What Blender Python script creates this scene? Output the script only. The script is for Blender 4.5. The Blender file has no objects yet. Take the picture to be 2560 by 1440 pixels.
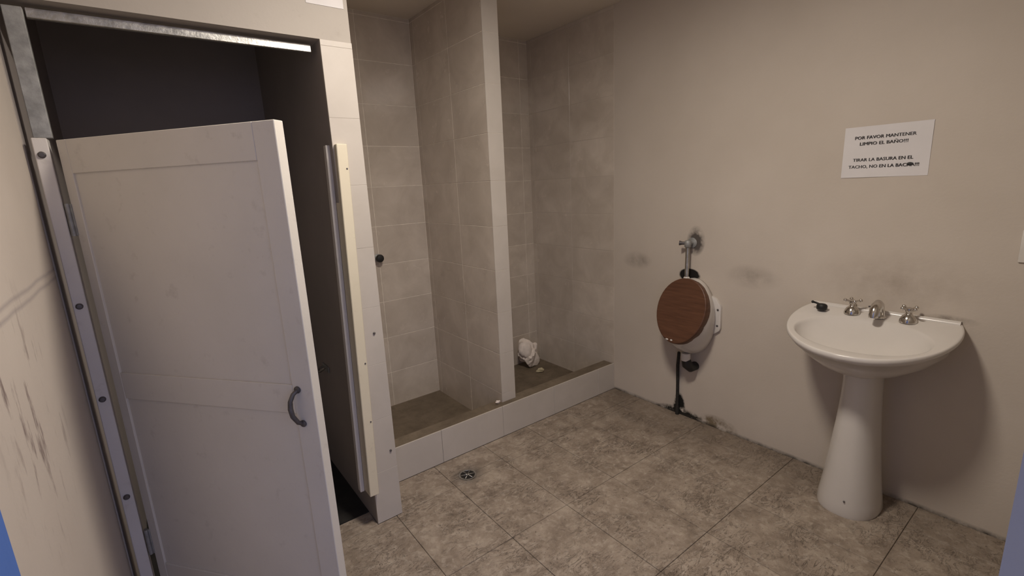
import bpy, bmesh, math, random
from mathutils import Vector, Matrix, Euler
random.seed(7)
S = bpy.context.scene
COL = S.collection
PI = math.pi

# ------------------------------------------------------------------ camera
cam_d = bpy.data.cameras.new('camera')
cam = bpy.data.objects.new('camera', cam_d)
COL.objects.link(cam)
S.camera = cam
CX, CY, CZ = -2.4716, -2.1062, 1.4596
YAW, PITCH, ROLL, FPX = 0.6473, 0.2137, -0.047, 1183.39
fw = Vector((math.sin(YAW)*math.cos(PITCH), math.cos(YAW)*math.cos(PITCH), -math.sin(PITCH)))
rt = Vector((math.cos(YAW), -math.sin(YAW), 0))
up = rt.cross(fw)
r2 = rt*math.cos(ROLL) + up*math.sin(ROLL)
u2 = -rt*math.sin(ROLL) + up*math.cos(ROLL)
M = Matrix((r2, u2, -fw)).transposed().to_4x4()
M.translation = (CX, CY, CZ)
cam.matrix_world = M
cam_d.sensor_width = 36
cam_d.lens = 36*FPX/2560
cam_d.clip_start = 0.01

# ------------------------------------------------------------------ world, exposure
W = bpy.data.worlds.new('world')
S.world = W
W.use_nodes = True
bg = W.node_tree.nodes['Background']
bg.inputs[0].default_value = (0.50, 0.58, 1.0, 1)
bg.inputs[1].default_value = 1.2
S.view_settings.view_transform = 'Standard'
S.view_settings.look = 'None'
S.view_settings.gamma = 1
S.view_settings.exposure = 0.0
S.view_settings.use_curve_mapping = False
LAMP_POS = (-1.57, -1.12, 2.505)
LAMP_STRENGTH = 126.0
# light portal filling the entrance doorway behind the camera
pl = bpy.data.lights.new('doorway_portal', 'AREA')
pl.shape = 'RECTANGLE'; pl.size = 0.98; pl.size_y = 2.05
pl.cycles.is_portal = True
po = bpy.data.objects.new('doorway_portal', pl)
COL.objects.link(po)
po.location = (-2.25, -2.2, 1.025)
po.rotation_euler = (PI/2, 0, 0)

# ------------------------------------------------------------------ helpers
def hexc(r, g, b):
    def f(c):
        c /= 255
        return c/12.92 if c <= 0.04045 else ((c+0.055)/1.055)**2.4
    return (f(r), f(g), f(b), 1)

class NT:
    """tiny wrapper that builds a procedural material"""
    def __init__(s, name):
        s.m = bpy.data.materials.new(name); s.m.use_nodes = True
        s.t = s.m.node_tree; s.b = s.t.nodes['Principled BSDF']
        s.tc = s.t.nodes.new('ShaderNodeTexCoord')
        s.geo = s.t.nodes.new('ShaderNodeNewGeometry')
    def n(s, typ, **kw):
        nd = s.t.nodes.new(typ)
        for k, v in kw.items():
            setattr(nd, k, v)
        return nd
    def l(s, a, b): s.t.links.new(a, b)
    def pos(s): return s.geo.outputs['Position']
    def obj(s): return s.tc.outputs['Object']
    def noise(s, vec, scale, detail=4, rough=0.55, dist=0.0):
        nd = s.n('ShaderNodeTexNoise')
        nd.inputs['Scale'].default_value = scale; nd.inputs['Detail'].default_value = detail
        nd.inputs['Roughness'].default_value = rough; nd.inputs['Distortion'].default_value = dist
        s.l(vec, nd.inputs['Vector']); return nd.outputs['Fac']
    def ramp(s, fac, stops):
        nd = s.n('ShaderNodeValToRGB'); e = nd.color_ramp.elements
        while len(e) < len(stops): e.new(0.5)
        for i, (p, c) in enumerate(stops):
            e[i].position = p
            e[i].color = c if len(c) == 4 else (*c, 1)
        s.l(fac, nd.inputs[0]); return nd.outputs[0]
    def mix(s, fac, a, b):
        nd = s.n('ShaderNodeMix', data_type='RGBA')
        if isinstance(fac, (int, float)): nd.inputs[0].default_value = fac
        else: s.l(fac, nd.inputs[0])
        for v, k in ((a, 6), (b, 7)):
            if isinstance(v, tuple): nd.inputs[k].default_value = v
            else: s.l(v, nd.inputs[k])
        return nd.outputs[2]
    def math(s, op, a, b=0.0, clamp=False):
        nd = s.n('ShaderNodeMath', operation=op, use_clamp=clamp)
        for v, k in ((a, 0), (b, 1)):
            if isinstance(v, (int, float)): nd.inputs[k].default_value = v
            else: s.l(v, nd.inputs[k])
        return nd.outputs[0]
    def blob(s, center, size, soft=1.0):
        """1 at the centre, 0 past an ellipsoid of the given half sizes (world position)"""
        a = s.n('ShaderNodeVectorMath', operation='SUBTRACT'); s.l(s.pos(), a.inputs[0]); a.inputs[1].default_value = center
        d = s.n('ShaderNodeVectorMath', operation='DIVIDE'); s.l(a.outputs[0], d.inputs[0]); d.inputs[1].default_value = size
        le = s.n('ShaderNodeVectorMath', operation='LENGTH'); s.l(d.outputs[0], le.inputs[0])
        return s.math('MULTIPLY', s.math('SUBTRACT', 1.0, le.outputs['Value']), 1.0/soft, True)
    def bump(s, h, strength=0.2, dist=0.01):
        nd = s.n('ShaderNodeBump'); nd.inputs['Strength'].default_value = strength; nd.inputs['Distance'].default_value = dist
        s.l(h, nd.inputs['Height']); s.l(nd.outputs[0], s.b.inputs['Normal'])
    def col(s, c):
        if isinstance(c, tuple): s.b.inputs['Base Color'].default_value = c
        else: s.l(c, s.b.inputs['Base Color'])
    def set(s, rough=0.5, metal=0.0, spec=0.5):
        s.b.inputs['Roughness'].default_value = rough; s.b.inputs['Metallic'].default_value = metal
        s.b.inputs['Specular IOR Level'].default_value = spec; return s.m

def simple(name, c, rough=0.5, metal=0.0, var=0.12, scale=20, bump=0.0, bscale=60, spec=0.5):
    k = NT(name)
    f = k.noise(k.obj(), scale, 4)
    lo = tuple(x*(1-var) for x in c[:3])+(1,); hi = tuple(min(1, x*(1+var)) for x in c[:3])+(1,)
    k.col(k.ramp(f, [(0.3, lo), (0.7, hi)]))
    if bump: k.bump(k.noise(k.obj(), bscale, 3), bump, 0.004)
    return k.set(rough, metal, spec)

def link(name, bm, mat, parent=None, smooth=False, loc=None):
    me = bpy.data.meshes.new(name)
    bmesh.ops.recalc_face_normals(bm, faces=bm.faces)
    bm.to_mesh(me); bm.free()
    if smooth:
        for p in me.polygons: p.use_smooth = True
        if smooth is not True:
            me.set_sharp_from_angle(angle=math.radians(smooth))
    for m_ in (mat if isinstance(mat, (list, tuple)) else [mat]): me.materials.append(m_)
    o = bpy.data.objects.new(name, me); COL.objects.link(o)
    if parent is not None: o.parent = parent
    if loc is not None: o.location = loc
    return o

def tag(o, label=None, cat=None, group=None, kind=None):
    if label: o['label'] = label
    if cat: o['category'] = cat
    if group: o['group'] = group
    if kind: o['kind'] = kind
    return o

def empty(name, loc=(0, 0, 0), rot=(0, 0, 0)):
    o = bpy.data.objects.new(name, None); COL.objects.link(o)
    o.location = loc; o.rotation_euler = rot; o.empty_display_size = 0.05
    return o

def box(bm, x0, x1, y0, y1, z0, z1, bevel=0.0, seg=1, mi=0):
    vs = [bm.verts.new((x, y, z)) for x in (x0, x1) for y in (y0, y1) for z in (z0, z1)]
    q = ((0, 1, 3, 2), (4, 6, 7, 5), (0, 4, 5, 1), (2, 3, 7, 6), (0, 2, 6, 4), (1, 5, 7, 3))
    fs = [bm.faces.new([vs[i] for i in f]) for f in q]
    for f in fs: f.material_index = mi
    if bevel:
        es = list({e for f in fs for e in f.edges})
        bmesh.ops.bevel(bm, geom=es, offset=bevel, segments=seg, affect='EDGES', profile=0.5)
    return fs

def BM(): return bmesh.new()

def boxobj(name, b, mat, parent=None, bevel=0.0, seg=1, smooth=False):
    bm = BM(); box(bm, *b, bevel=bevel, seg=seg)
    return link(name, bm, mat, parent, smooth)

def loft(bm, rings, close=True, cap0=True, cap1=True):
    """rings: lists of equally many points; skins between consecutive rings"""
    R = [[bm.verts.new(p) for p in r] for r in rings]
    n = len(R[0])
    for a, b in zip(R, R[1:]):
        for i in range(n if close else n-1):
            j = (i+1) % n
            bm.faces.new((a[i], a[j], b[j], b[i]))
    if cap0: bm.faces.new(list(reversed(R[0])))
    if cap1: bm.faces.new(R[-1])
    return R

def lathe(bm, prof, n=24, mat=Matrix.Identity(4), cap0=True, cap1=True):
    rings = []
    for r, z in prof:
        rings.append([mat @ Vector((r*math.cos(2*PI*i/n), r*math.sin(2*PI*i/n), z)) for i in range(n)])
    loft(bm, rings, True, cap0, cap1)

def tube(bm, pts, rad, n=10, cap=True):
    pts = [Vector(p) for p in pts]
    if not isinstance(rad, (list, tuple)): rad = [rad]*len(pts)
    rings = []; prev = None
    for i, p in enumerate(pts):
        t = (pts[min(i+1, len(pts)-1)] - pts[max(i-1, 0)]).normalized()
        if prev is None:
            a = Vector((0, 0, 1)) if abs(t.z) < 0.9 else Vector((1, 0, 0))
            u = t.cross(a).normalized()
        else:
            u = (prev - t*prev.dot(t)).normalized()
        prev = u; v = t.cross(u)
        rings.append([p + (u*math.cos(2*PI*k/n) + v*math.sin(2*PI*k/n))*rad[i] for k in range(n)])
    loft(bm, rings, True, cap, cap)

def sphere(bm, c, r, seg=12, scale=(1, 1, 1)):
    m_ = Matrix.Translation(c) @ Matrix.Diagonal((r*scale[0], r*scale[1], r*scale[2], 1))
    bmesh.ops.create_uvsphere(bm, u_segments=seg, v_segments=max(6, seg//2), radius=1, matrix=m_)

def align(origin, zdir, xhint=(0, 0, 1)):
    z = Vector(zdir).normalized(); x = Vector(xhint)
    x = (x - z*x.dot(z))
    if x.length < 1e-4: x = Vector((1, 0, 0)) - z*z.x
    x.normalize(); y = z.cross(x)
    m_ = Matrix((x, y, z)).transposed().to_4x4(); m_.translation = origin
    return m_

# ------------------------------------------------------------------ materials
def m_plaster():
    k = NT('cream_plaster_right')
    p = k.pos()
    base = k.ramp(k.noise(p, 1.6, 5), [(0.3, (0.545, 0.478, 0.405)), (0.7, (0.61, 0.54, 0.465))])
    dirt = k.noise(p, 14, 5, 0.6)
    edge = k.noise(p, 9, 6, 0.7)
    def stain(c, center, size, colr, amt, breakup=edge, thr=(0.35, 0.75), soft=1.0):
        b_ = k.blob(center, size, soft)
        m_ = k.math('MULTIPLY', k.math('MULTIPLY', b_, k.ramp(breakup, [(thr[0], (0, 0, 0)), (thr[1], (1, 1, 1))])), amt, True)
        return k.mix(m_, c, colr)
    c = base
    # grey hand smears beside the urinal
    c = stain(c, (0, -0.19, 0.95), (0.5, 0.12, 0.06), (0.16, 0.13, 0.11, 1), 0.9, dirt, (0.2, 0.7))
    c = stain(c, (0, -0.93, 0.93), (0.5, 0.16, 0.07), (0.22, 0.18, 0.15, 1), 0.7, dirt, (0.2, 0.7))
    c = stain(c, (0, -1.52, 0.98), (0.5, 0.34, 0.16), (0.30, 0.24, 0.19, 1), 0.6, dirt, (0.2, 0.7))
    # damp hole round the flush pipe and grime behind valve
    c = stain(c, (0, -0.567, 0.897), (0.5, 0.072, 0.042), (0.012, 0.010, 0.009, 1), 3.5, edge, (0.3, 0.5), 0.5)
    c = stain(c, (0, -0.60, 1.10), (0.5, 0.06, 0.09), (0.10, 0.085, 0.075, 1), 1.6, edge, (0.3, 0.6), 0.6)
    # black mould under the urinal, along the skirting line
    c = stain(c, (0, -0.56, 0.0), (0.5, 0.20, 0.05), (0.015, 0.014, 0.011, 1), 3.0, edge, (0.42, 0.62), 0.6)
    c = stain(c, (0, -0.525, 0.0), (0.5, 0.05, 0.15), (0.012, 0.012, 0.010, 1), 3.5, edge, (0.40, 0.60), 0.5)
    c = stain(c, (0, -0.78, 0.02), (0.5, 0.13, 0.06), (0.22, 0.17, 0.11, 1), 1.6, edge, (0.40, 0.62), 0.6)
    c = stain(c, (0, -1.72, 0.855), (0.5, 0.09, 0.022), (0.16, 0.13, 0.11, 1), 0.8, edge, (0.3, 0.6), 0.6)
    # thin dark line of dirt all along the foot of the wall
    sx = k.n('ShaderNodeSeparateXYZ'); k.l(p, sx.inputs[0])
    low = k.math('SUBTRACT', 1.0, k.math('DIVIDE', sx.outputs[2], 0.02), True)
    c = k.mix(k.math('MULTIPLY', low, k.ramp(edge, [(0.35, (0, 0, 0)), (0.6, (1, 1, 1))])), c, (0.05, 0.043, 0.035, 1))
    k.col(c)
    k.bump(k.math('ADD', k.noise(p, 90, 4), k.math('MULTIPLY', k.noise(p, 6, 3), 2.0)), 0.12, 0.004)
    return k.set(0.62, 0, 0.35)

def m_paint(name, a, b, scale=2.0, rough=0.6, stains=True):
    k = NT(name); p = k.pos()
    c = k.ramp(k.noise(p, scale, 5), [(0.3, a), (0.7, b)])
    if stains:
        s_ = k.ramp(k.noise(p, 22, 6, 0.65), [(0.60, (0, 0, 0)), (0.74, (1, 1, 1))])
        c = k.mix(k.math('MULTIPLY', s_, 0.18), c, (0.25, 0.20, 0.16, 1))
    k.col(c)
    k.bump(k.noise(p, 70, 4), 0.10, 0.004)
    return k.set(rough, 0, 0.35)

def m_leftwall():
    k = NT('scuffed_plaster_left'); p = k.pos()
    c = k.ramp(k.noise(p, 2.0, 5), [(0.3, (0.55, 0.485, 0.42)), (0.7, (0.61, 0.545, 0.475))])
    st = k.n('ShaderNodeMapping'); k.l(p, st.inputs[0]); st.inputs['Scale'].default_value = (1, 14, 4)
    f = k.noise(st.outputs[0], 1.6, 5, 0.65)
    b_ = k.math('ADD', k.blob((-2.70, -0.85, 1.05), (0.5, 0.30, 0.30), 0.6), k.blob((-2.70, -0.97, 1.20), (0.5, 0.10, 0.10), 0.6), True)
    m_ = k.math('MULTIPLY', b_, k.ramp(f, [(0.55, (0, 0, 0)), (0.66, (1, 1, 1))]))
    c = k.mix(k.math('MULTIPLY', m_, 0.8), c, (0.17, 0.12, 0.11, 1))
    # two parallel grey rub lines at waist height
    sx = k.n('ShaderNodeSeparateXYZ'); k.l(p, sx.inputs[0])
    for z0 in (1.285, 1.262):
        d = k.math('ABSOLUTE', k.math('SUBTRACT', k.math('ADD', sx.outputs[2], k.math('MULTIPLY', k.noise(p, 7, 2), 0.012)), z0+0.006))
        ln = k.math('SUBTRACT', 1.0, k.math('DIVIDE', d, 0.008), True)
        c = k.mix(k.math('MULTIPLY', ln, 0.45), c, (0.22, 0.19, 0.21, 1))
    k.col(c); k.bump(k.noise(p, 70, 4), 0.1, 0.004)
    return k.set(0.6, 0, 0.35)

def m_walltile(name, a, b, rough=0.16):
    k = NT(name); p = k.pos()
    oi = k.n('ShaderNodeObjectInfo')
    f = k.noise(p, 5.5, 6, 0.6, 0.6)
    c = k.ramp(f, [(0.28, a), (0.50, tuple((x+y)/2 for x, y in zip(a, b))), (0.72, b)])
    c = k.mix(k.math('MULTIPLY', oi.outputs['Random'], 0.22 if rough < 0.3 else 0.05), c, (0.40, 0.34, 0.285, 1))
    dr = k.ramp(k.noise(p, 3.0, 4), [(0.45, (0, 0, 0)), (0.8, (1, 1, 1))])
    c = k.mix(k.math('MULTIPLY', dr, 0.35 if rough < 0.3 else 0.12), c, (0.37, 0.31, 0.24, 1))
    k.col(c)
    r_ = k.ramp(k.noise(p, 12, 4), [(0.3, (rough, rough, rough)), (0.75, (rough+0.14,)*3)])
    k.l(r_, k.b.inputs['Roughness'])
    k.b.inputs['Specular IOR Level'].default_value = 0.45
    k.bump(k.noise(p, 4, 2), 0.06, 0.004)
    return k.m

def m_floortile():
    k = NT('mottled_stone_floor_tile'); p = k.pos()
    oi = k.n('ShaderNodeObjectInfo')
    f1 = k.noise(p, 9, 8, 0.72, 0.25); f2 = k.noise(p, 34, 5, 0.65, 0.5)
    c = k.ramp(f1, [(0.26, (0.15, 0.115, 0.088)), (0.45, (0.29, 0.232, 0.18)), (0.60, (0.40, 0.33, 0.262)), (0.78, (0.53, 0.45, 0.365))])
    c = k.mix(k.ramp(f2, [(0.52, (0, 0, 0)), (0.72, (0.65, 0.65, 0.65))]), c, (0.56, 0.485, 0.405, 1))
    # dark crevices running diagonally, like split slate
    mp = k.n('ShaderNodeMapping'); k.l(p, mp.inputs[0]); mp.inputs['Rotation'].default_value = (0, 0, 0.5); mp.inputs['Scale'].default_value = (1.0, 2.6, 1)
    f3 = k.noise(mp.outputs[0], 11, 6, 0.7, 1.2)
    rid = k.math('ABSOLUTE', k.math('SUBTRACT', f3, 0.5))
    gate = k.ramp(k.noise(p, 5, 3), [(0.46, (0, 0, 0)), (0.62, (1, 1, 1))])
    crev = k.math('MULTIPLY', k.ramp(rid, [(0.0, (1, 1, 1)), (0.016, (0, 0, 0))]), gate)
    c = k.mix(k.math('MULTIPLY', crev, 0.75), c, (0.055, 0.040, 0.030, 1))
    # fine dark pits
    f4 = k.noise(p, 75, 4, 0.6)
    gate2 = k.ramp(k.noise(p, 6, 3), [(0.40, (0, 0, 0)), (0.60, (1, 1, 1))])
    pit = k.math('MULTIPLY', k.ramp(f4, [(0.60, (0, 0, 0)), (0.70, (1, 1, 1))]), gate2)
    c = k.mix(k.math('MULTIPLY', pit, 0.75), c, (0.075, 0.055, 0.042, 1))
    c = k.mix(k.math('MULTIPLY', oi.outputs['Random'], 0.16), c, (0.22, 0.175, 0.135, 1))
    # old brown grime gathered along the wall and in the far corner
    gr = k.math('ADD', k.blob((0.0, -0.25, 0), (0.62, 0.75, 1), 0.9), k.blob((0.0, -1.1, 0), (0.42, 1.6, 1), 0.9), True)
    gr = k.math('MULTIPLY', gr, k.ramp(k.noise(p, 4.5, 4), [(0.3, (0.25, 0.25, 0.25)), (0.65, (1, 1, 1))]))
    c = k.mix(k.math('MULTIPLY', k.blob((-1.365, -0.185, 0), (0.105, 0.095, 1), 0.8), 0.6), c, (0.085, 0.082, 0.08, 1))
    c = k.mix(k.math('MULTIPLY', gr, 0.62), c, (0.135, 0.102, 0.075, 1))
    k.col(c)
    h = k.math('SUBTRACT', k.math('ADD', f1, k.math('MULTIPLY', f2, 0.5)), k.math('ADD', k.math('MULTIPLY', crev, 0.8), k.math('MULTIPLY', pit, 0.4)))
    k.bump(h, 0.55, 0.012)
    return k.set(0.55, 0, 0.4)

M_WALL = m_plaster()
M_FRONT = m_paint('cream_plaster_stall', (0.42, 0.377, 0.33), (0.465, 0.42, 0.37))
M_LEFT = m_leftwall()
M_CEIL = m_paint('ceiling_paint', (0.76, 0.69, 0.585), (0.82, 0.75, 0.64), stains=False)
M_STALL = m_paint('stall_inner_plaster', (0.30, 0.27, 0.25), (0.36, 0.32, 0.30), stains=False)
M_TILE = m_walltile('grey_beige_shower_tile', (0.53, 0.46, 0.385, 1), (0.70, 0.62, 0.53, 1))
M_EDGE = m_walltile('pale_edge_tile', (0.52, 0.475, 0.42, 1), (0.575, 0.525, 0.47, 1), 0.4)
M_GROUT = simple('pale_grout', (0.80, 0.73, 0.63, 1), 0.85, var=0.15)
M_FGROUT = simple('dark_floor_grout', (0.16, 0.126, 0.098, 1), 0.9, var=0.3)
M_FTILE = m_floortile()
M_PAN = (lambda k: (k.col(k.mix(k.ramp(k.noise(k.pos(), 16, 6, 0.7), [(0.45, (0, 0, 0)), (0.75, (0.8, 0.8, 0.8))]),
        k.ramp(k.noise(k.pos(), 5, 5), [(0.3, (0.13, 0.10, 0.07)), (0.7, (0.22, 0.175, 0.125))]), (0.10, 0.077, 0.052, 1))),
        k.bump(k.noise(k.pos(), 40, 4), 0.3, 0.006), k.set(0.6, 0, 0.4))[-1])(NT('grimy_shower_pan'))
M_STALL_FLOOR = simple('near_black_stall_floor', (0.018, 0.016, 0.014, 1), 0.75, 0, 0.4, 14, 0.3, 50)
M_DOOR = m_paint('white_door_paint', (0.64, 0.60, 0.53), (0.70, 0.655, 0.585), 3.0, 0.42)
M_JAMB = m_paint('cream_jamb_paint', (0.70, 0.63, 0.48), (0.76, 0.69, 0.54), 3.0, 0.5)
M_JAMBW = m_paint('white_jamb_paint', (0.66, 0.62, 0.58), (0.72, 0.68, 0.64), 3.0, 0.5)
M_STEEL = simple('galvanised_steel', (0.50, 0.49, 0.46, 1), 0.42, 1.0, 0.25, 30, 0.25, 90)
M_DULL = simple('dull_grey_steel', (0.36, 0.36, 0.35, 1), 0.6, 0.6, 0.25, 30, 0.2, 70)
M_CHROME = simple('worn_chrome', (0.62, 0.59, 0.55, 1), 0.16, 1.0, 0.08, 20)
M_CERAM = simple('white_ceramic', (0.66, 0.62, 0.575, 1), 0.2, 0, 0.03, 5, spec=0.5)
M_BLACK = simple('black_rubber', (0.012, 0.011, 0.010, 1), 0.55, 0, 0.3, 30)
M_MOULD = simple('mouldy_dark_pipe', (0.022, 0.020, 0.017, 1), 0.8, 0, 0.5, 60, 0.4, 120)
M_PAPER = simple('white_paper', (0.72, 0.69, 0.68, 1), 0.8, 0, 0.03, 8)
M_TISSUE = simple('crumpled_tissue', (0.84, 0.75, 0.67, 1), 0.9, 0, 0.12, 25, 0.3, 60)
M_SCRAP = simple('yellowed_scrap', (0.62, 0.54, 0.36, 1), 0.85, 0, 0.15, 40)
M_INK = simple('black_ink', (0.035, 0.032, 0.032, 1), 0.8, 0, 0.1)
M_SCREW = simple('dark_screw_head', (0.13, 0.12, 0.12, 1), 0.5, 0.7, 0.2, 60)
M_BLUE = m_paint('blue_door_paint', (0.07, 0.16, 0.48), (0.09, 0.20, 0.56), 3.0, 0.5, False)
M_PLASTIC = simple('off_white_plastic', (0.68, 0.64, 0.58, 1), 0.4, 0, 0.03)
M_GROUND = simple('outdoor_paving', (0.35, 0.33, 0.30, 1), 0.9, 0, 0.2, 8)
k = NT('brown_tape')
st = k.n('ShaderNodeMapping'); k.l(k.pos(), st.inputs[0]); st.inputs['Scale'].default_value = (3, 3, 40)
k.col(k.ramp(k.noise(st.outputs[0], 2.0, 5, 0.6), [(0.3, (0.080, 0.034, 0.018)), (0.7, (0.135, 0.060, 0.032))]))
k.bump(k.noise(st.outputs[0], 3.0, 4), 0.3, 0.004)
M_TAPE = k.set(0.42, 0, 0.4)
k = NT('lamp_glass')
k.b.inputs['Emission Color'].default_value = (1.0, 0.905, 0.80, 1)
k.b.inputs['Emission Strength'].default_value = LAMP_STRENGTH
k.col((0.85, 0.82, 0.75, 1))
M_LAMP = k.set(0.4)

# ------------------------------------------------------------------ room constants
XL, XB = -2.702, 0.0            # left wall, right wall
YE = -2.07                      # room face of the entrance wall
YF = -0.23                      # room face of the stall front
YB = 0.845                      # back wall of shower and stall
ZC = 2.505                      # ceiling
OX0, OX1, OZ = -2.700, -1.868, 2.005    # stall opening
PX0, PX1 = -1.868, -1.755       # partition between stall and shower
CT, CH = 0.09, 0.19             # kerb thickness and height
DX0, DX1, DY = -0.957, -0.857, 0.045   # divider between the two showers

def struct(name, boxes, mat, bevel=0.0):
    bm = BM()
    for b in boxes: box(bm, *b, bevel=bevel)
    return tag(link(name, bm, mat), kind='structure')

floor = struct('floor', [(XL-0.15, XB+0.15, -2.25, YB+0.15, -0.12, -0.006)], M_FGROUT)
ceiling = struct('ceiling', [(XL-0.15, XB+0.15, -2.25, YB+0.15, ZC, ZC+0.12)], M_CEIL)
wall_right = struct('wall_right', [(XB, XB+0.12, -2.25, YB+0.15, -0.006, ZC)], M_WALL)
wall_left = struct('wall_left', [(XL-0.12, XL, -2.25, YB+0.15, -0.006, ZC)], M_LEFT)
wall_back = struct('wall_back', [(XL, XB, YB, YB+0.12, -0.006, ZC)], M_GROUT)
wall_stall = struct('wall_front', [(XL, OX0, YF, YF+0.11, -0.006, ZC), (OX0, PX1, YF, YF+0.11, OZ, ZC)], M_FRONT)
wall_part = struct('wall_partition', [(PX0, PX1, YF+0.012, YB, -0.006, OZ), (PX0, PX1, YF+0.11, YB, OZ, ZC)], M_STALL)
wall_div = struct('wall_divider', [(DX0+0.0012, DX1-0.0012, DY+0.0012, YB, 0.0, ZC)], M_GROUT)
EX0, EX1, EZ = -2.69, -1.765, 2.06     # entrance doorway
wall_ent = struct('wall_entrance', [(XL, EX0, -2.22, YE, -0.006, ZC), (EX1, XB, -2.22, YE, -0.006, ZC), (EX0, EX1, -2.22, YE, EZ, ZC)], M_FRONT)
ground = struct('ground', [(-8, 6, -12, -2.25, -0.14, -0.02)], M_GROUND)
pan = struct('floor_shower', [(PX1, XB, CT, YB, -0.005, 0.004)], M_PAN)
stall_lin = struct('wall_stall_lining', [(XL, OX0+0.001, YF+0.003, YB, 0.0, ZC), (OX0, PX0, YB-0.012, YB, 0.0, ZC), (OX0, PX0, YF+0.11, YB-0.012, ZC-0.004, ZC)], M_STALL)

# ------------------------------------------------------------------ floor tiles
TW, TD = 0.319, 0.51
cache = {}
def tile_mesh(key, w, d, th, mat, bev):
    k_ = (key, round(w, 3), round(d, 3))
    if k_ not in cache:
        bm = BM(); box(bm, -w/2, w/2, -d/2, d/2, -th, 0, bevel=bev)
        me = bpy.data.meshes.new(key); bmesh.ops.recalc_face_normals(bm, faces=bm.faces); bm.to_mesh(me); bm.free(); me.materials.append(mat)
        cache[k_] = me
    return cache[k_]

def place_tile(name, parent, x0, x1, y0, y1, M4, mat, th, bev, jit=0.0):
    """a tile spanning x0..x1, y0..y1 of the local frame M4 (z = outward face)"""
    if x1-x0 < 0.012 or y1-y0 < 0.012: return
    me = tile_mesh(name, x1-x0, y1-y0, th, mat, bev)
    o = bpy.data.objects.new(name, me); COL.objects.link(o); o.parent = parent
    o.matrix_local = M4 @ Matrix.Translation(((x0+x1)/2, (y0+y1)/2, random.uniform(-jit, jit)))
    return o

g = 0.0009
I4 = Matrix.Identity(4)
xs = [-1.78 + TW*i for i in range(-4, 7)]
ys = [-0.69 + TD*i for i in range(-4, 5)]
def floor_region(x0, x1, y0, y1):
    for a in xs:
        for b in ys:
            u0, u1, v0, v1 = max(a, x0)+g, min(a+TW, x1)-g, max(b, y0)+g, min(b+TD, y1)-g
            if u1-u0 > 0.012 and v1-v0 > 0.012:
                place_tile('floor_tile', floor, u0, u1, v0, v1, I4, M_FTILE, 0.008, 0.0015, 0.0004)
floor_region(XL, XB, -2.07, YF)
floor_region(PX1, XB, YF, 0.0)
floor_region(OX0, PX0, YF, -0.12)
stall_floor = struct('floor_stall', [(OX0, PX0, -0.118, YB, -0.006, 0.0015)], M_STALL_FLOOR)  # plain near-black slab for the stall floor, much darker than the room tiles

# ------------------------------------------------------------------ wall tiles
def clad(parent, M4, u0, u1, us, v0, v1, vs, mat, th=0.004, gap=0.0018, name='wall_tile', jit=0.0002):
    U = [u0] + [u for u in us if u0+0.015 < u < u1-0.015] + [u1]
    V = [v0] + [v for v in vs if v0+0.015 < v < v1-0.015] + [v1]
    for a, b in zip(U, U[1:]):
        for c, d in zip(V, V[1:]):
            place_tile(name, parent, a+gap, b-gap, c+gap, d-gap, M4, mat, th, 0.0005, jit)
ROWS = [0.2485*i - 0.003 for i in range(1, 11)]
def frame(o, x, y): # local x,y -> world; z = outward
    x = Vector(x); y = Vector(y); m_ = Matrix((x, y, x.cross(y))).transposed().to_4x4(); m_.translation = o; return m_
TT = 0.0012
# back wall, both showers (u = +x, v = +z, normal = -y)
Fb = frame((0, YB-TT, 0), (1, 0, 0), (0, 0, 1))
clad(wall_back, Fb, PX1, DX0, [-1.31, -0.90], 0.0, ZC, ROWS, M_TILE)
clad(wall_back, Fb, DX1, XB, [-0.49, -0.08], 0.0, ZC, ROWS, M_TILE)
# right wall inside the shower (normal -x): u = -y
Fr = frame((-TT, 0, 0), (0, -1, 0), (0, 0, 1))
clad(wall_right, Fr, -YB, 0.0, [-0.80, -0.40], 0.0, ZC, ROWS, M_TILE)
# divider, left face (normal -x) and right face (normal +x)
Fl = frame((DX0, 0, 0), (0, -1, 0), (0, 0, 1))
clad(wall_div, Fl, -YB, -DY-0.002, [-0.795, -0.395], 0.0, ZC, ROWS, M_TILE)
Fx = frame((DX1, 0, 0), (0, 1, 0), (0, 0, 1))
clad(wall_div, Fx, DY+0.002, YB, [0.395, 0.795], 0.0, ZC, ROWS, M_TILE)
Fd = frame((0, DY, 0), (1, 0, 0), (0, 0, 1))
clad(wall_div, Fd, DX0-0.001, DX1+0.001, [], CH, ZC, ROWS, M_EDGE, name='edge_tile', gap=0.0006)
# partition: shower side (normal +x), then its front edge pieces
Fp = frame((PX1+TT, 0, 0), (0, 1, 0), (0, 0, 1))
clad(wall_part, Fp, 0.0, YB, [0.395, 0.795], 0.0, ZC, ROWS, M_TILE)
Fq = frame((0, YF-0.0008, 0), (1, 0, 0), (0, 0, 1))
clad(wall_part, Fq, PX0, PX1+0.004, [], 0.0, OZ, ROWS, M_EDGE, th=0.006, name='edge_tile', gap=0.0004, jit=0.0002)
bm = BM(); box(bm, PX1-0.001, PX1+0.004, YF+0.006, 0.0, 0.0, ZC); box(bm, PX0, PX1+0.003, YF, YF+0.012, 0.0, OZ)
o = link('side_plaster', bm, M_FRONT, wall_part)
# nail stubs left in the pillar face
for (zx, zz) in ((-1.775, 0.33), (-1.79, 0.88)):
    bm = BM(); lathe(bm, [(0.005, 0), (0.005, 0.004), (0.002, 0.006)], 8, align((zx, YF-0.001, zz), (0, -1, 0)))
    link('nail_head', bm, M_SCREW, wall_part)

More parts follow.
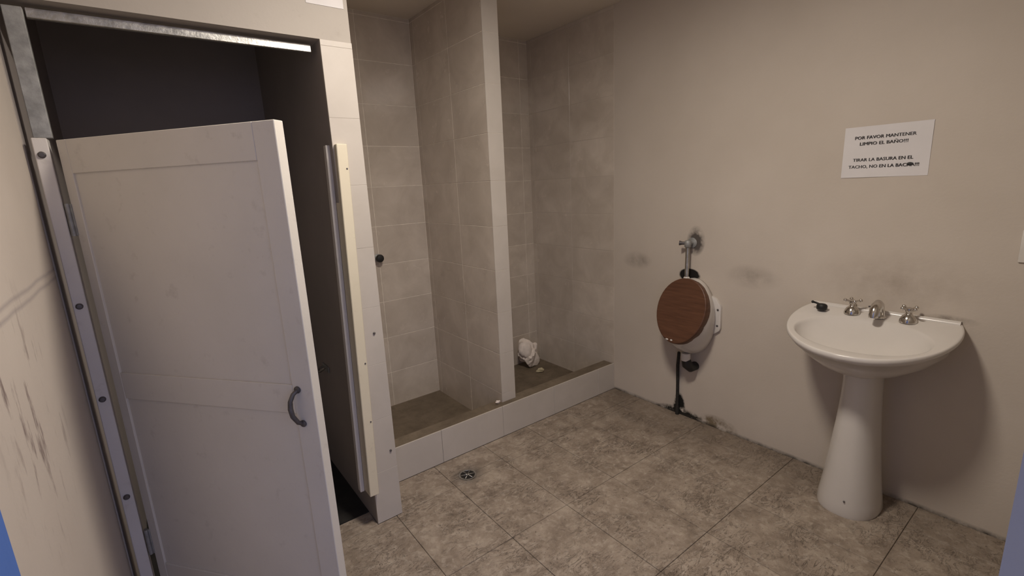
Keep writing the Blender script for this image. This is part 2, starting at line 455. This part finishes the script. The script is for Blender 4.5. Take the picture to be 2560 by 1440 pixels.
# ------------------------------------------------------------------ shower kerb
kerb = tag(empty('shower_kerb', ((PX1+XB)/2, CT/2, 0)), 'low pale tiled kerb with grimy top along the two shower stalls', 'kerb')
def kid(o, par):
    o.parent = par; o.matrix_parent_inverse = par.matrix_basis.inverted(); return o
kid(boxobj('core', (PX1, XB-0.0065, 0.006, CT, -0.005, CH), M_PAN, None, 0.003), kerb)
kx = [-1.40, -0.99, -0.58, -0.17]
U = [PX1] + kx + [XB-0.0005]
for a, b in zip(U, U[1:]):
    bm = BM(); box(bm, a+0.0007, b-0.0007, 0.0, 0.007, 0.0, CH+0.001, bevel=0.0012)
    kid(link('front_tile', bm, M_EDGE), kerb)

# ------------------------------------------------------------------ steel frame and jambs of the toilet stall
trim_post = struct('trim_1', [(-2.679, -2.639, YF+0.012, YF+0.035, 1.648, 1.985)], M_DULL, 0.0015)
trim_head = struct('trim_2', [(-2.637, OX1-0.022, YF+0.038, YF+0.055, 1.966, 1.993)], M_STEEL, 0.002)
jl = tag(empty('trim_3', (-2.685, YF, 0)), kind='structure')
bm = BM(); box(bm, 0.004, 0.036, -0.022, 0.03, 0.10, 1.645, bevel=0.002); link('jamb_board', bm, M_JAMBW, jl)
for zz in (1.60, 1.17, 0.875, 0.535):
    bm = BM(); lathe(bm, [(0.009, 0), (0.009, 0.003), (0.006, 0.006), (0.0, 0.0062)], 12, align((0.019, -0.022, zz), (0, -1, 0)), True, False)
    link('bolt', bm, M_SCREW, jl, 40)
jr = tag(empty('trim_4', (-1.868, YF, 0.15), (0, math.radians(1.35), 0)), kind='structure')
bm = BM(); box(bm, -0.030, 0.010, -0.030, 0.040, 0.015, 1.49, bevel=0.0025); link('jamb_board', bm, M_JAMB, jr)
bm = BM(); box(bm, -0.049, -0.0305, 0.036, 0.066, 0.012, 1.49, bevel=0.002); link('door_stop', bm, M_JAMBW, jr)
for zz in (1.40, 0.62, 0.36):
    bm = BM(); lathe(bm, [(0.0035, 0), (0.003, 0.002), (0.0, 0.003)], 8, align((0.002, -0.030, zz), (0, -1, 0)), True, False)
    link('screw', bm, M_SCREW, jr, 40)

# ------------------------------------------------------------------ stall door, hinged left and swung outwards
HX, HY = -2.632, -0.250
EXd, EYd = -2.189, -0.817
dw = math.hypot(EXd-HX, EYd-HY)
ang = math.atan2(EYd-HY, EXd-HX)
door = tag(empty('door_1', (HX, HY, 0), (0, 0, ang)), kind='structure')
# local: x along the leaf, -y towards the camera? local +y = rotate(90): check sign below
DT = 0.032; zb, zt = 0.13, 1.64
# local -y side faces the camera (normal (sin ang, -cos ang))
rec = 0.006
bm = BM(); box(bm, 0.001, dw-0.001, rec, DT-rec, zb+0.001, zt-0.001); link('panel', bm, M_DOOR, door)
def dpart(name, x0, x1, z0, z1):
    bm = BM(); box(bm, x0, x1, 0.0, DT, z0, z1, bevel=0.0015); link(name, bm, M_DOOR, door)
dpart('stile', 0.0, 0.035, zb, zt)
dpart('stile', 0.655, dw, zb, zt)
dpart('rail', 0.0352, 0.6548, 1.548, zt)
dpart('rail', 0.0352, 0.6548, 0.868, 0.953)
dpart('rail', 0.0352, 0.6548, zb, 0.268)
# curved pull handle
bm = BM()
hp = [(0.672, -0.002, 0.940), (0.668, -0.016, 0.933), (0.663, -0.024, 0.915), (0.662, -0.026, 0.895), (0.664, -0.024, 0.872), (0.671, -0.015, 0.850), (0.675, -0.002, 0.842)]
tube(bm, hp, [0.006, 0.006, 0.0065, 0.007, 0.0065, 0.006, 0.006], 10)
hnd = link('handle', bm, M_SCREW, door, 50)
for zz, xx in ((0.941, 0.672), (0.841, 0.675)):
    bm = BM(); lathe(bm, [(0.010, 0), (0.010, 0.003), (0.006, 0.006)], 12, align((xx, -0.0005, zz), (0, -1, 0)))
    link('mounting_foot', bm, M_SCREW, hnd, 40)
for zz in (1.42, 0.35):
    bm = BM(); box(bm, -0.018, 0.004, -0.004, 0.003, zz-0.045, zz+0.045, bevel=0.001); tube(bm, [(-0.006, -0.006, zz-0.046), (-0.006, -0.006, zz+0.046)], 0.006, 10)
    link('hinge', bm, M_DULL, door, 40)

# blue entrance door standing open against the left wall
d2 = tag(empty('door_2', (-2.655, -2.06, 0)), kind='structure')
boxp = BM(); box(boxp, -0.036, 0.0, 0.0, 0.69, 0.012, 2.03, bevel=0.002); link('leaf', boxp, M_BLUE, d2)
for zz in (0.3, 1.75):
    bm = BM(); tube(bm, [(-0.018, -0.006, zz-0.05), (-0.018, -0.006, zz+0.05)], 0.007, 10); link('hinge', bm, M_DULL, d2, 40)

# ------------------------------------------------------------------ ceiling lamp (above and behind the frame)
lamp = tag(empty('ceiling_lamp', LAMP_POS), 'round flat white ceiling lamp on the bathroom ceiling', 'lamp')
bm = BM(); lathe(bm, [(0.10, 0.0), (0.165, 0.0), (0.168, -0.004), (0.168, -0.056), (0.165, -0.060), (0.158, -0.060), (0.156, -0.050), (0.10, -0.050)], 40, Matrix.Identity(4), True, True); link('housing', bm, M_PLASTIC, lamp, 40)
bm = BM(); lathe(bm, [(0.1555, -0.0505), (0.154, -0.058), (0.125, -0.066), (0.07, -0.071), (0.004, -0.073)], 40, Matrix.Identity(4), False, True); link('diffuser', bm, M_LAMP, lamp, True)

# ------------------------------------------------------------------ pedestal wash basin
SY = -1.492
sink = tag(empty('pedestal_sink', (0, SY, 0)), 'white ceramic pedestal wash basin with chrome taps under the printed notice', 'sink')
SLOPE = 0.15
def rimz(x): return 0.845 + SLOPE*x          # the deck falls slightly forward
def catmull(P, n):
    out = []; m_ = len(P)
    for i in range(m_-1):
        p0 = P[max(i-1, 0)]; p1 = P[i]; p2 = P[i+1]; p3 = P[min(i+2, m_-1)]
        for j in range(n):
            t = j/n
            out.append(tuple(0.5*((2*b)+(-a+c)*t+(2*a-5*b+4*c-d)*t*t+(-a+3*b-3*c+d)*t**3) for a, b, c, d in zip(p0, p1, p2, p3)))
    out.append(tuple(P[-1])); return out
half = catmull([(0.268, -0.002), (0.284, -0.06), (0.29, -0.13), (0.284, -0.205), (0.262, -0.285), (0.222, -0.36), (0.160, -0.425), (0.085, -0.465), (0.0, -0.478)], 4)
outline = half + [(-a, b) for a, b in reversed(half[:-1])]       # (y, x) from right-back round the front to left-back
NB = 12
back = [(-0.268 + 0.536*i/NB, -0.002) for i in range(1, NB)]
outline = outline + back
NO = len(outline)
cyB, cxB = 0.0, -0.255
def bowl_pt(a, ry, rx): return (cyB + ry*math.cos(a), cxB + rx*math.sin(a))
angs = []
for (y, x) in outline:
    angs.append(math.atan2((x-cxB)/0.165, (y-cyB)/0.228))
def ring_scaled(s_, dz, pull=0.0):
    return [Vector((cxB + (x-cxB)*s_ + pull, y*s_, rimz(cxB + (x-cxB)*s_) + dz)) for (y, x) in outline]
def ring_under(s_, z, xoff):
    r_ = []
    for (y, x) in outline:
        xx = (x - cxB)*s_ + cxB + xoff
        r_.append(Vector((min(xx, -0.002), y*s_, z)))
    return r_
def ring_bowl(ry, rx, z=None, dz=0.0, xo=0.0):
    r_ = []
    for a in angs:
        y, x = bowl_pt(a, ry, rx)
        r_.append(Vector((x+xo, y, (rimz(x)+dz) if z is None else z)))
    return r_
bm = BM()
rings = [ring_under(0.36, 0.640, 0.02), ring_under(0.52, 0.660, 0.015), ring_under(0.74, 0.702, 0.008), ring_under(0.89, 0.748, 0.003)]
rings += [ring_scaled(0.935, -0.036), ring_scaled(0.972, -0.024), ring_scaled(0.994, -0.017), ring_scaled(1.0, -0.010), ring_scaled(0.997, -0.003), ring_scaled(0.985, 0.0015), ring_scaled(0.965, 0.0005)]
rings += [ring_bowl(0.238, 0.174, None, -0.001), ring_bowl(0.231, 0.167, None, -0.004), ring_bowl(0.226, 0.162, None, -0.014, -0.002), ring_bowl(0.216, 0.148, None, -0.034, -0.009),
          ring_bowl(0.190, 0.122, None, -0.062, -0.022), ring_bowl(0.145, 0.088, None, -0.085, -0.034), ring_bowl(0.085, 0.055, None, -0.098, -0.040), ring_bowl(0.026, 0.024, None, -0.103, -0.042)]
loft(bm, rings, True, True, True)
basin = link('basin', bm, M_CERAM, sink, True)
# raised back ledge of the basin
bm = BM()
pr = [(-0.001, -0.02), (-0.001, 0.009), (-0.006, 0.012), (-0.013, 0.010), (-0.020, 0.0), (-0.020, -0.02)]
loft(bm, [[Vector((x, y, 0.845 + z)) for x, z in pr] for y in [-0.262, -0.255] + [-0.24+0.04*i for i in range(13)] + [0.255, 0.262]], True)
link('back_ledge', bm, M_CERAM, basin, 60)
bm = BM(); lathe(bm, [(0.024, 0.0), (0.024, 0.003), (0.015, 0.004), (0.012, 0.001)], 20, Matrix.Translation((cxB-0.042, 0, rimz(cxB)-0.1035))); link('waste_outlet', bm, M_CHROME, basin, 40)
# pedestal: (z, half width, x front, x back)
bm = BM()
prof = [(0.0, 0.114, -0.312, -0.095), (0.012, 0.116, -0.314, -0.093), (0.05, 0.112, -0.311, -0.095), (0.14, 0.100, -0.302, -0.098), (0.26, 0.087, -0.292, -0.10), (0.40, 0.074, -0.282, -0.102),
        (0.52, 0.066, -0.276, -0.103), (0.60, 0.064, -0.275, -0.10), (0.645, 0.072, -0.282, -0.092), (0.675, 0.092, -0.30, -0.08), (0.69, 0.11, -0.32, -0.07)]
rings = []
for z, hw, xf, xk in prof:
    r_ = []
    xm = -0.165
    for i in range(40):
        a = 2*PI*i/40
        cs, sn = math.cos(a), math.sin(a)
        e = 0.85
        yy = hw*math.copysign(abs(cs)**e, cs)
        xx = xm + (xf-xm)*abs(sn)**e if sn > 0 else xm + (xk-xm)*abs(sn)**0.45
        r_.append(Vector((xx, yy, z)))
    rings.append(r_)
loft(bm, rings)
ped = link('pedestal', bm, M_CERAM, sink, 60, (0, -0.012, 0))
bm = BM(); sphere(bm, (-0.3105, -0.02, 0.075), 0.004, 8); link('fixing_hole', bm, M_SCREW, ped, True)
# taps
def tap(y, rot, tilt):
    x = -0.062; z = rimz(x) - 0.001
    bm = BM(); lathe(bm, [(0.030, 0.0), (0.030, 0.006), (0.028, 0.014), (0.022, 0.026), (0.014, 0.033), (0.011, 0.036), (0.011, 0.046), (0.008, 0.050)], 24)
    b = link('tap_body', bm, M_CHROME, sink, 50, (x, y, z))
    bm = BM()
    lathe(bm, [(0.0125, 0.0), (0.0135, 0.004), (0.0125, 0.014), (0.006, 0.018)], 16)
    for i in range(4):
        a = rot + i*PI/2
        d = Vector((math.cos(a), math.sin(a), 0.32)).normalized()
        tube(bm, [d*0.006 + Vector((0, 0, 0.007)), d*0.026 + Vector((0, 0, 0.007))], [0.0055, 0.0045], 8)
        c_ = d*0.030 + Vector((0, 0, 0.007)); sphere(bm, c_, 0.0075, 10)
    link('cross_handle', bm, M_CHROME, b, 50, (0, 0, 0.045))
tap(SY*-1-1.405, 0.5, 0)
tap(SY*-1-1.602, 0.9, 0)
y0 = -0.010; x0 = -0.055; z0 = rimz(x0)
bm = BM()
sp = [(x0, y0, z0-0.002), (x0, y0, z0+0.02), (x0-0.001, y0, z0+0.036), (x0-0.010, y0, z0+0.054), (x0-0.028, y0, z0+0.062), (x0-0.050, y0, z0+0.058), (x0-0.068, y0, z0+0.042), (x0-0.075, y0, z0+0.022), (x0-0.076, y0, z0+0.012)]
tube(bm, sp, [0.022, 0.019, 0.017, 0.017, 0.0175, 0.018, 0.018, 0.0175, 0.0165], 18)
spo = link('spout', bm, M_CHROME, sink, 60)
bm = BM(); lathe(bm, [(0.027, 0.0), (0.027, 0.004), (0.022, 0.008)], 20, Matrix.Translation((x0, y0, z0-0.001))); link('spout_collar', bm, M_CHROME, spo, 40)
bm = BM(); tube(bm, [(x0+0.012, y0, z0+0.046), (x0+0.020, y0+0.045, z0+0.034)], 0.003, 8); sphere(bm, (x0+0.010, y0+0.004, z0+0.050), 0.006, 8); link('pop_up_rod', bm, M_SCREW, spo, True)
# black plug left on the deck
px_, py_ = -0.092, -1.296
plug = tag(empty('sink_plug', (px_, py_, rimz(px_)+0.006), (0, 0.15, 0.0)), 'black rubber plug lying on the back left corner of the basin', 'plug')
bm = BM(); lathe(bm, [(0.016, 0.0), (0.021, 0.004), (0.022, 0.018), (0.019, 0.026), (0.012, 0.030), (0.004, 0.031)], 16); link('stopper', bm, M_BLACK, plug, 50)
bm = BM(); tube(bm, [(0.0, 0.012, 0.024), (0.004, 0.026, 0.029), (0.006, 0.040, 0.031)], [0.006, 0.0045, 0.005], 8); sphere(bm, (0.006, 0.042, 0.031), 0.0065, 8); link('pull_ring', bm, M_BLACK, plug, True)

# ------------------------------------------------------------------ urinal
UY = -0.612
ur = tag(empty('urinal', (0, UY, 0)), 'small white wall urinal with its mouth sealed over in brown', 'urinal')
# rim ellipse: top near the wall, bottom lip further out; local y measured from UY
Rc = Vector((-0.135, 0.0, 0.712)); Rt = Vector((-0.072, 0.0, 0.888)); rl = (Rt-Rc)
RW = 0.150
def rim(s_=1.0, off=0.0, n=40):
    nrm = Vector((-rl.z, 0, rl.x)).normalized()
    if nrm.x > 0: nrm = -nrm
    out = []
    for i in range(n):
        a = 2*PI*i/n
        egg = 1.0 + 0.05*math.sin(a)
        out.append(Rc + rl*s_*math.sin(a) + Vector((0, RW*s_*egg*math.cos(a), 0)) + nrm*off)
    return out
def wallring(hw, ztop, zbot, x, n=40):
    zc = (ztop+zbot)/2; hz = (ztop-zbot)/2
    return [Vector((x, hw*math.cos(2*PI*i/n), zc + hz*math.sin(2*PI*i/n))) for i in range(n)]
w0 = wallring(0.132, 0.885, 0.44, -0.001)
w1 = wallring(0.136, 0.889, 0.432, -0.018)
r1 = rim(1.0, -0.012); r0 = rim(1.0, 0.0)
def mixr(a, b, t, bulge=0.0):
    return [p.lerp(q, t) + Vector((0, 0, -bulge*max(0, -math.sin(2*PI*i/40)))) + Vector((0, math.cos(2*PI*i/40)*bulge*0.35, 0)) for i, (p, q) in enumerate(zip(a, b))]
bm = BM()
loft(bm, [w0, w1, mixr(w1, r1, 0.3, 0.018), mixr(w1, r1, 0.6, 0.024), mixr(w1, r1, 0.85, 0.014), r1, r0, rim(0.93, 0.002), rim(0.86, -0.010), rim(0.55, -0.06), rim(0.2, -0.085)])
bowl = link('bowl', bm, M_CERAM, ur, True)
# fixing ears with two bolts each
for s_ in (-1, 1):
    bm = BM()
    pts = [(0.10, 0.80), (0.135, 0.785), (0.158, 0.752), (0.164, 0.74), (0.166, 0.62), (0.160, 0.603), (0.138, 0.585), (0.10, 0.56)]
    loft(bm, [[Vector((-0.001, s_*a, b)) for a, b in pts], [Vector((-0.016, s_*a, b)) for a, b in pts], [Vector((-0.020, s_*(0.10+(a-0.10)*0.9), 0.68+(b-0.68)*0.92)) for a, b in pts]])
    ear = link('fixing_ear', bm, M_CERAM, ur, 40)
    for zz in (0.725, 0.632):
        bm = BM(); lathe(bm, [(0.006, 0), (0.006, 0.002), (0.002, 0.004)], 10, align((-0.0205, s_*0.150, zz), (-1, 0, 0))); link('bolt', bm, M_SCREW, ear, 40)
# brown cover stretched over the mouth, folded round the rim
bm = BM()
def crinkle(ring, amp):
    return [p + Vector((random.uniform(-amp, amp), random.uniform(-amp, amp), random.uniform(-amp, amp))) for p in ring]
loft(bm, [crinkle(rim(1.015, -0.020), 0.002), rim(1.02, -0.004), rim(1.02, 0.016), rim(1.005, 0.022), rim(0.98, 0.0245), rim(0.6, 0.021), rim(0.2, 0.020)], True, False, True)
cov = tag(link('cover', bm, M_TAPE, ur, 30), 'brown cover stretched over the bowl mouth')
# two small white spots set on the cover at the lower lip
nrm = Vector((-rl.z, 0, rl.x)).normalized(); nrm = nrm if nrm.x < 0 else -nrm
for (a, b, sx) in ((0.040, -0.93, 1.0), (0.012, -0.93, 0.8)):
    c_ = Rc + rl*b + Vector((0, a, 0)) + nrm*0.024
    bm = BM(); sphere(bm, c_, 0.010, 10, (0.35, sx, 0.55)); link('white_spot', bm, M_CERAM, cov, True)
# flush valve and pipe
bm = BM(); tube(bm, [(-0.045, 0.035, 0.875), (-0.045, 0.035, 0.90), (-0.045, 0.034, 1.07)], [0.014, 0.0115, 0.0115], 12); link('flush_pipe', bm, M_STEEL, ur, 50)
bm = BM(); lathe(bm, [(0.018, 0.0), (0.019, 0.01), (0.017, 0.02), (0.013, 0.024)], 14, Matrix.Translation((-0.045, 0.035, 0.872))); link('pipe_nut', bm, M_CERAM, ur, 40)
bm = BM()
lathe(bm, [(0.013, 0.0), (0.019, 0.006), (0.020, 0.030), (0.016, 0.040), (0.006, 0.044)], 16, Matrix.Translation((-0.045, 0.034, 1.065)))
tube(bm, [(-0.045, 0.034, 1.088), (0.0, 0.034, 1.088)], 0.013, 12)
fv = link('flush_valve', bm, M_DULL, ur, 50)
bm = BM(); tube(bm, [(-0.045, 0.045, 1.090), (-0.055, 0.062, 1.090), (-0.062, 0.078, 1.091)], [0.009, 0.009, 0.014], 12); link('push_knob', bm, M_SCREW, fv, 50)
bm = BM(); lathe(bm, [(0.030, 0.0), (0.030, 0.003), (0.016, 0.007)], 18, align((-0.0005, 0.034, 1.088), (-1, 0, 0))); link('wall_rose', bm, M_DULL, fv, 40)
# outlet
bm = BM(); lathe(bm, [(0.026, 0.0), (0.028, -0.02), (0.026, -0.045)], 16, Matrix.Translation((-0.075, 0.005, 0.445))); link('outlet_spigot', bm, M_CERAM, ur, 50)
bm = BM(); tube(bm, [(-0.073, 0.003, 0.402), (-0.072, -0.003, 0.375), (-0.05, -0.012, 0.352), (-0.001, -0.014, 0.350)], [0.026, 0.030, 0.028, 0.026], 14); link('trap', bm, M_BLACK, ur, 50)
bm = BM(); tube(bm, [(-0.060, 0.060, 0.43), (-0.050, 0.068, 0.40), (-0.022, 0.090, 0.33), (-0.012, 0.094, 0.20), (-0.012, 0.092, 0.06), (-0.014, 0.090, 0.0)], [0.009, 0.009, 0.010, 0.009, 0.010, 0.012], 10); link('drain_pipe', bm, M_MOULD, ur, 50)

# ------------------------------------------------------------------ printed notice
NY, NZ = -1.44, 1.528
nt = tag(empty('wall_notice', (-0.0012, NY, NZ), (0.0, 0.0, 0.0)), 'white printed notice in Spanish taped to the wall above the basin', 'notice')
Tn = frame((0, 0, 0), (0, -1, 0), (0, 0, 1))
nt.matrix_world = Matrix.Translation((-0.0012, NY, NZ)) @ Tn @ Matrix.Rotation(0.0, 4, 'Z')
PW, PH = 0.297, 0.21
bm = BM()
nx, ny = 12, 8
def wob(u, v): return 0.0012*math.sin(u*5.1+0.5)*math.cos(v*3.3) + 0.0008
top = [[bm.verts.new((-PW/2+PW*i/nx, -PH/2+PH*j/ny, wob(i/nx, j/ny))) for i in range(nx+1)] for j in range(ny+1)]
bot = [[bm.verts.new((-PW/2+PW*i/nx, -PH/2+PH*j/ny, wob(i/nx, j/ny)-0.0003)) for i in range(nx+1)] for j in range(ny+1)]
for j in range(ny):
    for i in range(nx):
        bm.faces.new((top[j][i], top[j][i+1], top[j+1][i+1], top[j+1][i]))
        bm.faces.new((bot[j][i], bot[j+1][i], bot[j+1][i+1], bot[j][i+1]))
for i in range(nx):
    bm.faces.new((bot[0][i], bot[0][i+1], top[0][i+1], top[0][i])); bm.faces.new((bot[ny][i+1], bot[ny][i], top[ny][i], top[ny][i+1]))
for j in range(ny):
    bm.faces.new((bot[j+1][0], bot[j][0], top[j][0], top[j+1][0])); bm.faces.new((bot[j][nx], bot[j+1][nx], top[j+1][nx], top[j][nx]))
link('sheet', bm, M_PAPER, nt, 30)
def text(body, u0, u1, v, cap):
    cu = bpy.data.curves.new('lettering', 'FONT'); cu.body = body; cu.size = 1.0; cu.resolution_u = 2
    ob = bpy.data.objects.new('tmp_text', cu); COL.objects.link(ob)
    bpy.context.view_layer.update()
    me = bpy.data.meshes.new_from_object(ob.evaluated_get(bpy.context.evaluated_depsgraph_get()))
    bpy.data.objects.remove(ob); bpy.data.curves.remove(cu)
    X = [q.co.x for q in me.vertices]; x0_, x1_ = min(X), max(X)
    a = -PW/2 + u0*PW; b = -PW/2 + u1*PW; sx = (b-a)/(x1_-x0_); sy = cap/0.69
    yb = PH/2 - v*PH - cap/2
    for q in me.vertices: q.co = Vector((a + (q.co.x-x0_)*sx, yb + q.co.y*sy, 0.0026))
    bm_ = BM()                                   # bold weight: the glyphs laid down three times, half a millimetre apart
    for q_, dx in enumerate((-0.0005, 0.0, 0.0005)):
        n0 = len(bm_.verts); bm_.from_mesh(me); bm_.verts.ensure_lookup_table()
        for v_ in bm_.verts[n0:]: v_.co.x += dx; v_.co.z += 0.00004*q_
    bm_.to_mesh(me); bm_.free()
    me.name = 'lettering'; me.materials.clear(); me.materials.append(M_INK)
    o_ = bpy.data.objects.new('lettering', me); COL.objects.link(o_); o_.parent = nt
text('POR FAVOR MANTENER', 0.135, 0.83, 0.215, 0.0125)
text('LIMPIO EL BAÑO!!!', 0.20, 0.75, 0.335, 0.0125)
text('TIRAR LA BASURA EN EL', 0.135, 0.825, 0.65, 0.0125)
text('TACHO, NO EN LA BACHA!!!', 0.0875, 0.895, 0.785, 0.0125)
bm = BM(); sphere(bm, (-PW/2+0.797*PW, PH/2-0.775*PH, 0.002), 0.0095, 12, (1.05, 0.72, 0.12))
link('dark_blot', bm, M_BLACK, nt, True)
nt.rotation_mode = 'XYZ'

# label above the stall door, only its lower edge is in view
lb = tag(boxobj('paper_label', (-1.90, -1.768, YF-0.0015, YF-0.0002, 2.118, 2.24), M_PAPER), 'white paper label stuck high on the wall above the stall opening', 'label')

# light switch at the right edge of the picture
sw = tag(empty('light_switch', (0, -1.91, 1.162)), 'off-white light switch plate on the wall right of the basin', 'switch')
bm = BM(); box(bm, -0.009, -0.0002, -0.038, 0.036, -0.058, 0.058, bevel=0.003, seg=2); link('plate', bm, M_PLASTIC, sw, 40)
bm = BM(); box(bm, -0.014, -0.0092, -0.013, 0.013, -0.022, 0.022, bevel=0.0015); link('rocker', bm, M_PLASTIC, sw)

# ------------------------------------------------------------------ floor drain
dr = tag(empty('floor_drain', (-1.365, -0.185, 0.0), (0, 0, 0.4)), 'round metal floor drain grate set in the tiles before the kerb', 'drain')
bm = BM(); lathe(bm, [(0.046, 0.0006), (0.046, 0.0025), (0.038, 0.003), (0.037, 0.0008)], 28, Matrix.Identity(4), True, True); link('rim_ring', bm, M_STEEL, dr, 40)
bm = BM(); lathe(bm, [(0.0365, 0.0009), (0.0365, 0.0018)], 24); link('drain_hole', bm, M_BLACK, dr)
for i in range(3):
    a = 0.3 + i*PI/3
    d = Vector((math.cos(a), math.sin(a), 0))
    bm = BM(); tube(bm, [d*-0.036 + Vector((0, 0, 0.0035)), d*0.036 + Vector((0, 0, 0.0035))], 0.0028, 6); link('grate_bar', bm, M_STEEL, dr, True)

# ------------------------------------------------------------------ crumpled tissue and scraps
def crumple(name, r, seed, mat, scale=(1, 1, 1)):
    rnd = random.Random(seed); bm = BM()
    bmesh.ops.create_icosphere(bm, subdivisions=4, radius=1)
    dirs = [Vector((rnd.gauss(0, 1), rnd.gauss(0, 1), rnd.gauss(0, 1))).normalized() for _ in range(44)]
    amps = [rnd.uniform(-0.30, 0.26) for _ in dirs]
    for v in bm.verts:
        n_ = v.co.normalized(); s_ = 0.86
        for d, a in zip(dirs, amps):
            s_ += a*max(0, n_.dot(d)-0.80)/0.20
        s_ += 0.10*abs(math.sin(8*n_.x+5*n_.y-6*n_.z+seed)) + 0.06*abs(math.sin(13*n_.z-9*n_.y+4*n_.x)) - 0.08
        v.co = Vector((n_.x*s_*r*scale[0], n_.y*s_*r*scale[1], n_.z*s_*r*scale[2]))
    zmin = min(v.co.z for v in bm.verts)
    for v in bm.verts: v.co.z -= zmin
    return link(name, bm, mat, None, 35)
o = crumple('tissue_wad', 0.092, 21, M_TISSUE, (1.25, 0.9, 1.42)); o.location = (-0.182, 0.725, 0.004)
tag(o, 'crumpled wad of pinkish white toilet paper in the right shower corner', 'toilet paper')
o = crumple('paper_scrap', 0.04, 9, M_SCRAP, (1.0, 0.5, 0.45)); o.location = (-0.195, 0.585, 0.004); o.rotation_euler = (0, 0, -0.5)
tag(o, 'small yellowed paper scrap beside the crumpled tissue wad', 'scrap')
o = crumple('plaster_crumb', 0.015, 13, M_TISSUE, (1.2, 0.8, 0.8)); o.location = (-0.985, 0.052, CH)
tag(o, 'tiny white crumb on the kerb at the foot of the divider', 'crumb')

# shower tap on the back wall, half hidden by the pillar
sv = tag(empty('shower_tap', (-1.322, YB-TT, 1.04)), 'dark round shower tap on the left shower back wall', 'tap')
bm = BM(); lathe(bm, [(0.026, 0.0), (0.026, 0.004), (0.014, 0.010), (0.011, 0.03)], 18, align((0, -0.0005, 0), (0, -1, 0))); link('wall_rose', bm, M_DULL, sv, 40)
bm = BM(); lathe(bm, [(0.012, 0.028), (0.024, 0.032), (0.026, 0.046), (0.022, 0.056), (0.008, 0.06)], 18, align((0, 0, 0), (0, -1, 0))); link('knob', bm, M_BLACK, sv, 40)

# hook with latch on the inside of the stall partition
hk = tag(empty('coat_hook', (PX0, 0.28, 0.60)), 'small metal hook on the dark inner side of the stall partition', 'hook')
bm = BM(); box(bm, -0.006, -0.0003, -0.05, 0.05, -0.016, 0.016, bevel=0.002); link('back_plate', bm, M_DULL, hk)
bm = BM(); tube(bm, [(-0.005, 0.035, 0.0), (-0.03, 0.03, -0.004), (-0.042, 0.0, -0.01), (-0.038, -0.03, 0.0), (-0.02, -0.045, 0.016)], 0.006, 8); link('hook_arm', bm, M_STEEL, hk, 50)
